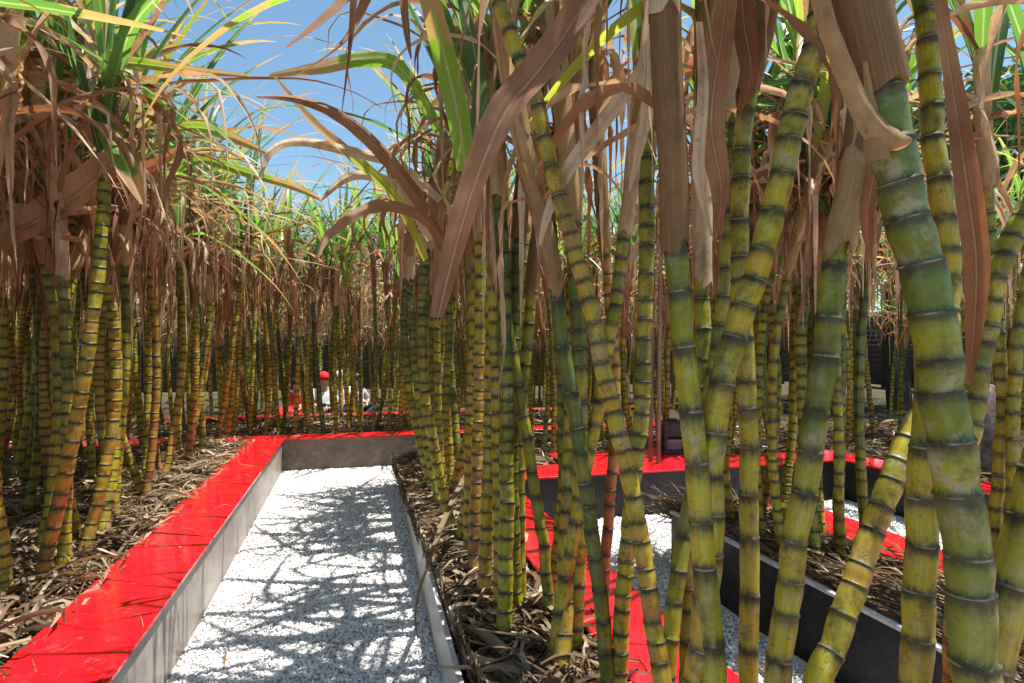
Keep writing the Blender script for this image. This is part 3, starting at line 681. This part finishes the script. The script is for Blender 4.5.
# ------------------------------------------------------------------ added dark fence behind everything, hiding the pale sky gap under the leaves
def backdrop(a, b, H, label):
    a = Vector((*a, 0)); b = Vector((*b, 0)); L = (b - a).length; q = (b - a).normalized()
    e = empty('board_backdrop', a); e.rotation_euler.z = math.atan2(q.y, q.x); tag(e, label, 'backdrop', 'added board fences round the garden')
    rr = random.Random(int(L * 10)); n = int(L / 1.9)
    for i in range(n):
        mb = MB(); z = .03
        while z < H - .1:
            mb.box(i * L / n + .05, (i + 1) * L / n - .05, rr.uniform(-.004, .004), .02, z, z + .13, bev=.003); z += .1315
        link('board_panel', mb.mesh('board_panel', 'backdropwood', False), e)
    for i in range(n + 1):
        mb = MB(); mb.box(i * L / n - .048, i * L / n + .048, -.04, .05, -.1, H + .05, bev=.005); link('post', mb.mesh('post', 'backdropwood', False), e)
backdrop((-8.5, 14.6), (14, 14.6), 1.9, 'added dark weathered board fence behind the far thicket')
backdrop((-7.4, -2), (-8.4, 14.5), 1.9, 'added dark weathered board fence beyond the left thicket')
backdrop((14, 14.5), (9.2, -1), 1.9, 'added dark weathered board fence beyond the far right thicket')

# ------------------------------------------------------------------ trees beyond
def tree(loc, H, cr, label, seed, n=7000, leaf=.09, group='trees beyond the cane'):
    rr = random.Random(seed); e = empty('tree', loc); tag(e, label, 'tree', group)
    tk = MB(); limbs = []
    def limb(p0, p1, r0, r1, k=6):
        mid = p0.lerp(p1, .5) + Vector((rr.uniform(-.1, .1), rr.uniform(-.1, .1), rr.uniform(0, .1))) * (p1 - p0).length
        pp = spline([p0, mid, p1], k); n_ = len(pp); prev = None
        for i, p in enumerate(pp):
            t_ = (pp[min(i + 1, n_ - 1)] - pp[max(i - 1, 0)]).normalized(); a, b = frame(t_); r = r0 + (r1 - r0) * i / (n_ - 1)
            row = [tk.vert(p + a * math.cos(q * .785) * r + b * math.sin(q * .785) * r, (q / 8, i), .5) for q in range(9)]
            if prev:
                for q in range(8): tk.f.append((prev[q], prev[q + 1], row[q + 1], row[q]))
            prev = row
    fork = Vector((rr.uniform(-.2, .2), rr.uniform(-.2, .2), H * .42)); limb(Vector((0, 0, -.1)), fork, H * .035, H * .024)
    tips = []
    for i in range(9):
        az = i * 2.4; el = rr.uniform(.25, 1.3); L = cr * rr.uniform(.7, 1.1)
        t1 = fork + Vector((math.cos(az) * math.cos(el), math.sin(az) * math.cos(el), math.sin(el))) * L; limb(fork, t1, H * .014, H * .005); tips.append(t1)
        for k in range(3):
            t2 = t1 + Vector((rr.gauss(0, 1), rr.gauss(0, 1), rr.gauss(.3, .7))).normalized() * cr * .42; limb(t1, t2, H * .005, H * .002, 3); tips.append(t2)
    link('trunk', tk.mesh('trunk', 'bark'), e)
    cm = MB(); cl = [(t, rr.uniform(.16, .36) * cr, rr.random()) for t in tips for _ in (0, 1)]
    for i in range(n):
        c, s, cr_ = rr.choice(cl); v = Vector((rr.gauss(0, 1), rr.gauss(0, 1), rr.gauss(0, .6))) * s * .55 + c
        a = Vector((rr.gauss(0, 1), rr.gauss(0, 1), rr.gauss(0, .5))).normalized(); b = frame(a)[0]; l = leaf * rr.uniform(.6, 1.4); rn = min(1, max(0, cr_ * .6 + rr.random() * .4))
        i0 = cm.vert(v - a * l, (0, 0), rn); cm.vert(v + b * l * .35, (1, 0), rn); cm.vert(v + a * l, (1, 1), rn); cm.vert(v - b * l * .35, (0, 1), rn); cm.f.append((i0, i0 + 1, i0 + 2, i0 + 3))
    link('crown', cm.mesh('crown', 'leaf', False), e)
def at(px, d): p = W(px, 348, d); return (p.x, p.y, -.03)
def hang(owner, items):
    org = owner.location
    for lp, ld, lw, kind, rn, tw in items:
        inv = (Matrix.Translation(org) @ owner.rotation_euler.to_matrix().to_4x4() @ Matrix.Diagonal((*owner.scale, 1))).inverted()
        q = spline([inv @ p for p in trace(lp, ld)], 6); mb = MB(); dl = ld if not isinstance(ld, (list, tuple)) else sum(ld) / 2
        def wf(f):
            x = f * (len(lw) - 1); i = min(int(x), len(lw) - 2); return (lw[i] + (lw[i + 1] - lw[i]) * (x - i)) * dl / F_PX * 1.15
        ribbon(mb, q, wf, Vector((ct, -st_, .1)) if abs(lp[0][0] - lp[-1][0]) < abs(lp[0][1] - lp[-1][1]) else Vector((0, .25, 1)), rn, .18, tw, .05, CS9)
        link(kind + '_blade', mb.mesh(kind + '_blade', kind), owner)
hang(LEFT_FRONT, [
    ([(-60, 285), (-20, 250), (35, 222), (80, 192), (118, 158), (136, 140)], (2.2, 1.9), [10, 20, 30, 30, 22, 6], 'dry', .52, .5),
    ([(30, 60), (55, 28), (76, 22), (88, 42), (84, 78), (72, 118)], (2.1, 1.9), [8, 14, 16, 18, 14, 3], 'dry', .97, .6),
    ([(60, 90), (85, 64), (130, 62), (185, 69), (248, 75)], (2.1, 1.9), [8, 10, 10, 8, 2], 'green', .8, .2),
    ([(92, 100), (102, 122), (114, 142), (129, 172), (143, 204)], (2., 1.85), [10, 14, 17, 16, 3], 'green', .55, .1),
    ([(-30, 200), (20, 208), (70, 211), (116, 207)], (2.2, 2.), [6, 8, 8, 3], 'dry', .75, .4),
    ([(-40, 205), (0, 218), (45, 232), (82, 240)], (2.2, 2.), [5, 8, 8, 3], 'dry', .35, .4),
    ([(-10, 190), (40, 185), (90, 182), (150, 165), (188, 140)], (2.3, 2.2), [6, 10, 10, 9, 2], 'dry', .2, .9),
    ([(95, 190), (122, 180), (146, 172), (160, 200), (168, 228)], (2.3, 2.1), [5, 8, 9, 8, 2], 'dry', .93, 1.0),
    ([(150, 150), (172, 130), (205, 128), (238, 140), (268, 153)], (2.6, 2.4), [6, 10, 10, 8, 2], 'green', .85, .2),
    ([(170, 175), (200, 160), (245, 172), (292, 186), (322, 200)], (2.8, 2.6), [5, 8, 8, 6, 2], 'green', .75, .3),
    ([(0, 0), (18, 10), (42, 32), (56, 48)], (1.9, 1.8), [6, 9, 7, 2], 'dry', .9, .2)])
hang(MID_NEAR, [
    ([(455, 270), (425, 210), (390, 160), (345, 118), (300, 98), (255, 95)], (2.0, 1.7), [8, 12, 14, 12, 8, 2], 'dry', .22, .7),
    ([(425, 260), (395, 200), (352, 158), (310, 120), (270, 72)], (2.1, 1.8), [8, 12, 14, 10, 2], 'green', .95, .4),
    ([(440, 130), (400, 66), (360, 58), (320, 66), (268, 74)], (2.0, 1.7), [10, 13, 13, 10, 2], 'green', .78, .3),
    ([(450, 250), (420, 215), (375, 205), (330, 232), (315, 262)], (1.9, 1.7), [6, 10, 12, 8, 2], 'dry', .3, 1.),
    ([(440, 200), (400, 165), (350, 150), (300, 140), (270, 150), (258, 180)], (2.0, 1.8), [6, 9, 10, 9, 7, 2], 'dry', .88, .8),
    ([(430, 240), (400, 190), (370, 175), (345, 178), (320, 200)], (2.2, 2.), [6, 8, 9, 7, 2], 'dry', .96, .5)])

tree(at(235, 22), 6.4, 2.2, 'dark green tree whose crown shows just right of the left canes', 1)
tree(at(288, 25), 8.0, 2.3, 'tallest dark green tree above the middle of the far cane bed', 2)
tree(at(352, 21), 5.8, 2.0, 'lower green tree touching the slanting leaves of the middle bed', 3)
tree(at(800, 12), 5.2, 2.3, 'bright feathery tree seen through the leaning foreground canes', 4)
tree(at(900, 10), 5.6, 2.4, 'leafy tree behind the thickest cane', 5, 9000)
tree(at(1040, 9), 5.6, 2.3, 'large leafy tree behind the mottled stone', 6, 9000)

# ------------------------------------------------------------------ other things
# mottled stone
def stone():
    mb = MB(); n, m = 20, 14; prev = None
    for j in range(m + 1):
        ph = -math.pi / 2 + math.pi * j / m; rowv = []
        for i in range(n + 1):
            a = 2 * math.pi * i / n; x, y, z = math.cos(ph) * math.cos(a), math.cos(ph) * math.sin(a), math.sin(ph)
            q = lambda v, k: math.copysign(abs(v) ** k, v)
            x, y, z = q(x, .6), q(y, .6), q(z, .7); tp = 1 - .28 * (z + 1) / 2
            v = Vector((x * .21 * tp, y * .16 * tp, z * .30)); v *= 1 + .10 * noise.noise(v * 7 + Vector((i == n and 0, 0, 0)))
            rowv.append(mb.vert(v, (i / n, j / m), .5))
        if prev:
            for i in range(n): mb.f.append((prev[i], prev[i + 1], rowv[i + 1], rowv[i]))
        prev = rowv
    return mb
p = W(982, 457, 3.8); o = link('standing_stone', stone().mesh('standing_stone', 'stone'), None, (p.x, p.y, .47)); tag(o, 'mottled grey-brown stone standing in the shaded far right bed', 'stone')
# lamp box on the deck
p = G(672, 452, BZ); e = empty('lantern', (p.x, p.y, BZ)); e.rotation_euler.z = -.15; tag(e, 'squat black lantern with a smoked window standing on the red deck', 'lantern')
mb = MB(); mb.box(-.085, .085, -.07, .07, 0, .02, bev=.006); mb.box(-.08, .08, -.065, .065, .1, .225, bev=.02)
for sx in (-1, 1):
    for sy in (-1, 1): mb.box(sx * .068 - .01, sx * .068 + .01, sy * .053 - .01, sy * .053 + .01, .018, .21, bev=.003)
mb.box(-.03, .03, -.025, .025, .222, .24, bev=.006)
link('body', mb.mesh('body', 'black', False), e)
mb = MB(); mb.box(-.06, .06, -.0475, .0475, .021, .1, bev=.004); link('window', mb.mesh('window', 'smoke', False), e)
mb = MB()
hp = [Vector((-.06, 0, .22)), Vector((-.05, 0, .28)), Vector((0, 0, .31)), Vector((.05, 0, .28)), Vector((.06, 0, .22))]
def tube(mb, pts, rf, sides=8, rn=.5):
    prev = None; n = len(pts)
    for i, p in enumerate(pts):
        t_ = (pts[min(i + 1, n - 1)] - pts[max(i - 1, 0)]).normalized(); a, b = frame(t_); r = rf(i / (n - 1))
        row = [mb.vert(p + a * math.cos(q * 6.2832 / sides) * r + b * math.sin(q * 6.2832 / sides) * r, (q / sides, i), rn) for q in range(sides + 1)]
        if prev:
            for q in range(sides): mb.f.append((prev[q], prev[q + 1], row[q + 1], row[q]))
        prev = row
tube(mb, spline(hp, 5), lambda f: .004); link('handle', mb.mesh('handle', 'black'), e)
# wooden stakes
for i, (px, py, tp, d, lb) in enumerate([(650, 455, 230, 3.9, 'thin weathered wooden stake at the left of the pair by the lantern'), (658, 456, 215, 3.85, 'thin weathered wooden stake nearest the black lantern')]):
    b = W(px, py, d); t_ = W(px + 3, tp, d); mb = MB(); v = t_ - b
    q = Vector((0, 0, 1)).rotation_difference(v.normalized()).to_matrix().to_4x4()
    mb.box(-.011, .011, -.008, .008, 0, v.length - .03, mat=q, bev=.002)
    i0 = len(mb.v)
    for c in ((-.011, -.008), (.011, -.008), (.011, .008), (-.011, .008)): mb.vert(q @ Vector((*c, v.length - .031)), (0, 0), .5)
    tp_ = mb.vert(q @ Vector((0, 0, v.length)), (0, 0), .5)
    for k in range(4): mb.f.append((i0 + k, i0 + (k + 1) % 4, tp_))
    o = link('wooden_stake', mb.mesh('wooden_stake', 'wood', False), None, (b.x, b.y, .15)); tag(o, lb, 'stake', 'wooden stakes by the lantern')
# loose pieces on the middle bed
e0 = Vector((0, 0, 0)); pts = [G(508, 652, .215), G(472, 628, .21)]
mb = MB(); pa = Path(spline([pts[0], pts[0].lerp(pts[1], .5) + Vector((0, 0, .01)), pts[1]], 4))
sheath(mb, pa, 0, pa.len, .013, .016, random.Random(4), rn=.6, gap=.1)
tag(link('cast_leaf_sheath', mb.mesh('cast_leaf_sheath', 'litter')), 'fallen tan leaf sheath rolled like a tube among litter by the zinc edge', 'leaf sheath')
mb = MB(); pp = [W(470, 470, 2.4), W(452, 505, 2.15), W(438, 540, 1.95), W(424, 580, 1.8), W(417, 610, 1.74), W(419, 640, 1.72)]
ribbon(mb, spline(pp, 5), lambda f: .026 * (1 - .7 * f ** 2), Vector((1, .1, .2)), .45, .25, 1.1)
tag(link('fallen_leaf', mb.mesh('fallen_leaf', 'litter')), 'long curled dry leaf hanging over the zinc edge onto the gravel', 'dry leaf', 'fallen leaves over the zinc edge')
mb = MB(); pp = [G(510, 658, .21), G(480, 662, .205), G(448, 664, .19), G(430, 662, .18)]
ribbon(mb, spline(pp, 4), lambda f: .02 * (1 - .3 * f), Vector((.2, 1, .2)), .85, .3, .5)
tag(link('fallen_leaf', mb.mesh('fallen_leaf', 'litter')), 'short straw-coloured leaf end poking over the nearest part of the zinc edge', 'dry leaf', 'fallen leaves over the zinc edge')

# people sitting on the ground beyond the far bed
def skinned(verts, edges, radii, mat, name, sub=2):
    me = bpy.data.meshes.new(name); me.from_pydata([tuple(v) for v in verts], edges, []); o = bpy.data.objects.new(name, me); COL.objects.link(o)
    md = o.modifiers.new('Skin', 'SKIN'); s2 = o.modifiers.new('Sub', 'SUBSURF'); s2.levels = s2.render_levels = sub
    for i, r in enumerate(radii):
        sv = me.skin_vertices[0].data[i]; sv.radius = (r, r) if not isinstance(r, tuple) else r
    me.skin_vertices[0].data[0].use_root = True
    dg = bpy.context.evaluated_depsgraph_get(); m2 = bpy.data.meshes.new_from_object(o.evaluated_get(dg)); bpy.data.objects.remove(o)
    m2.materials.clear(); m2.materials.append(M[mat]); m2.name = name
    for p_ in m2.polygons: p_.use_smooth = True
    return m2
BV = dict(pel=(0, 0, .12), wai=(0, .01, .22), che=(0, .02, .36), nk=(0, .01, .47), hd=(0, -.005, .54), ht=(0, -.01, .62),
          ls=(-.12, .02, .41), le=(-.17, -.06, .26), lh=(-.08, -.2, .19), lf=(-.05, -.24, .18), rs=(.12, .02, .41), re=(.17, -.06, .26), rh=(.08, -.2, .19), rf=(.05, -.24, .18),
          lk=(-.24, -.26, .17), la=(-.02, -.34, .06), lt=(.05, -.36, .04), rk=(.24, -.26, .17), ra=(.04, -.28, .06), rt=(-.03, -.28, .04))
BE = [('pel', 'wai'), ('wai', 'che'), ('che', 'nk'), ('nk', 'hd'), ('hd', 'ht'), ('che', 'ls'), ('ls', 'le'), ('le', 'lh'), ('lh', 'lf'), ('che', 'rs'), ('rs', 're'), ('re', 'rh'), ('rh', 'rf'), ('pel', 'lk'), ('lk', 'la'), ('la', 'lt'), ('pel', 'rk'), ('rk', 'ra'), ('ra', 'rt')]
BR = dict(pel=.10, wai=.085, che=.09, nk=.038, hd=.068, ht=.06, ls=.042, le=.03, lh=.02, lf=.024, rs=.042, re=.03, rh=.02, rf=.024, lk=.052, la=.03, lt=.028, rk=.052, ra=.03, rt=.028)
def sub(names, extra, mat, nm, sub_=2):
    ks = list(names); ed_ = [(ks.index(a), ks.index(b)) for a, b in BE if a in ks and b in ks]
    return skinned([BV[k] for k in ks], ed_, [BR[k] + extra for k in ks], mat, nm, sub_)
def person(px, d, rz, label, shirt, cap, scale=1.0, trousers='dark_cloth', brim=True):
    p = W(px, 400, d); e = empty('person', (p.x, p.y, .0)); e.rotation_euler.z = rz; e.scale = (scale,) * 3; tag(e, label, 'person', 'people sitting beyond the far bed')
    link('body', sub(BV.keys(), 0, 'skin', 'body'), e)
    link('shirt', sub(['pel', 'wai', 'che', 'ls', 'le', 'rs', 're'], .012, shirt, 'shirt'), e)
    link('trousers', sub(['pel', 'lk', 'la', 'rk', 'ra'], .016, trousers, 'trousers'), e)
    # cap or hair: a dome over the skull, open at the face
    mb = MB(); prev = None
    for j in range(9):
        ph = -.35 + 1.92 * j / 8; row = []
        for i in range(17):
            a = 2 * math.pi * i / 16; rr_ = .083 * math.cos(ph); lo = .025 if math.sin(a) < -.2 and j == 0 else 0
            row.append(mb.vert((rr_ * math.cos(a), .0 + rr_ * 1.08 * math.sin(a), .60 + lo + .092 * math.sin(ph)), (i / 16, j / 8), .5))
        if prev:
            for i in range(16): mb.f.append((prev[i], prev[i + 1], row[i + 1], row[i]))
        prev = row
    link('cap' if cap != 'hair' else 'hair', mb.mesh('cap', cap), e)
    for s in (-1, 1):
        mb = MB(); tube(mb, [Vector((s * .028, -.066, .572 + k * .004)) + Vector((0, -.004, 0)) * k for k in range(3)], lambda f: .008); link('eye', mb.mesh('eye', 'hair'), e)
    mb = MB(); tube(mb, [Vector((0, -.065, .57)), Vector((0, -.084, .548)), Vector((0, -.07, .538))], lambda f: .006 + .007 * f); link('nose', mb.mesh('nose', 'skin'), e)
person(297, 8.2, -.2, 'person in a red shirt and dark hair, leftmost of the seated group', 'red_cloth', 'hair', .88, 'red_cloth')
person(324, 8.3, .1, 'person in a white shirt wearing a red cap, seated beyond the far bed', 'white_cloth', 'red_cloth', .98)
person(341, 8.6, -.3, 'person in a white shirt and white cap seated beside the red cap', 'white_cloth', 'white_cloth', 1.0)
person(357, 8.8, .4, 'person in a pale printed shirt, rightmost of the seated group', 'print_cloth', 'hair', .92)
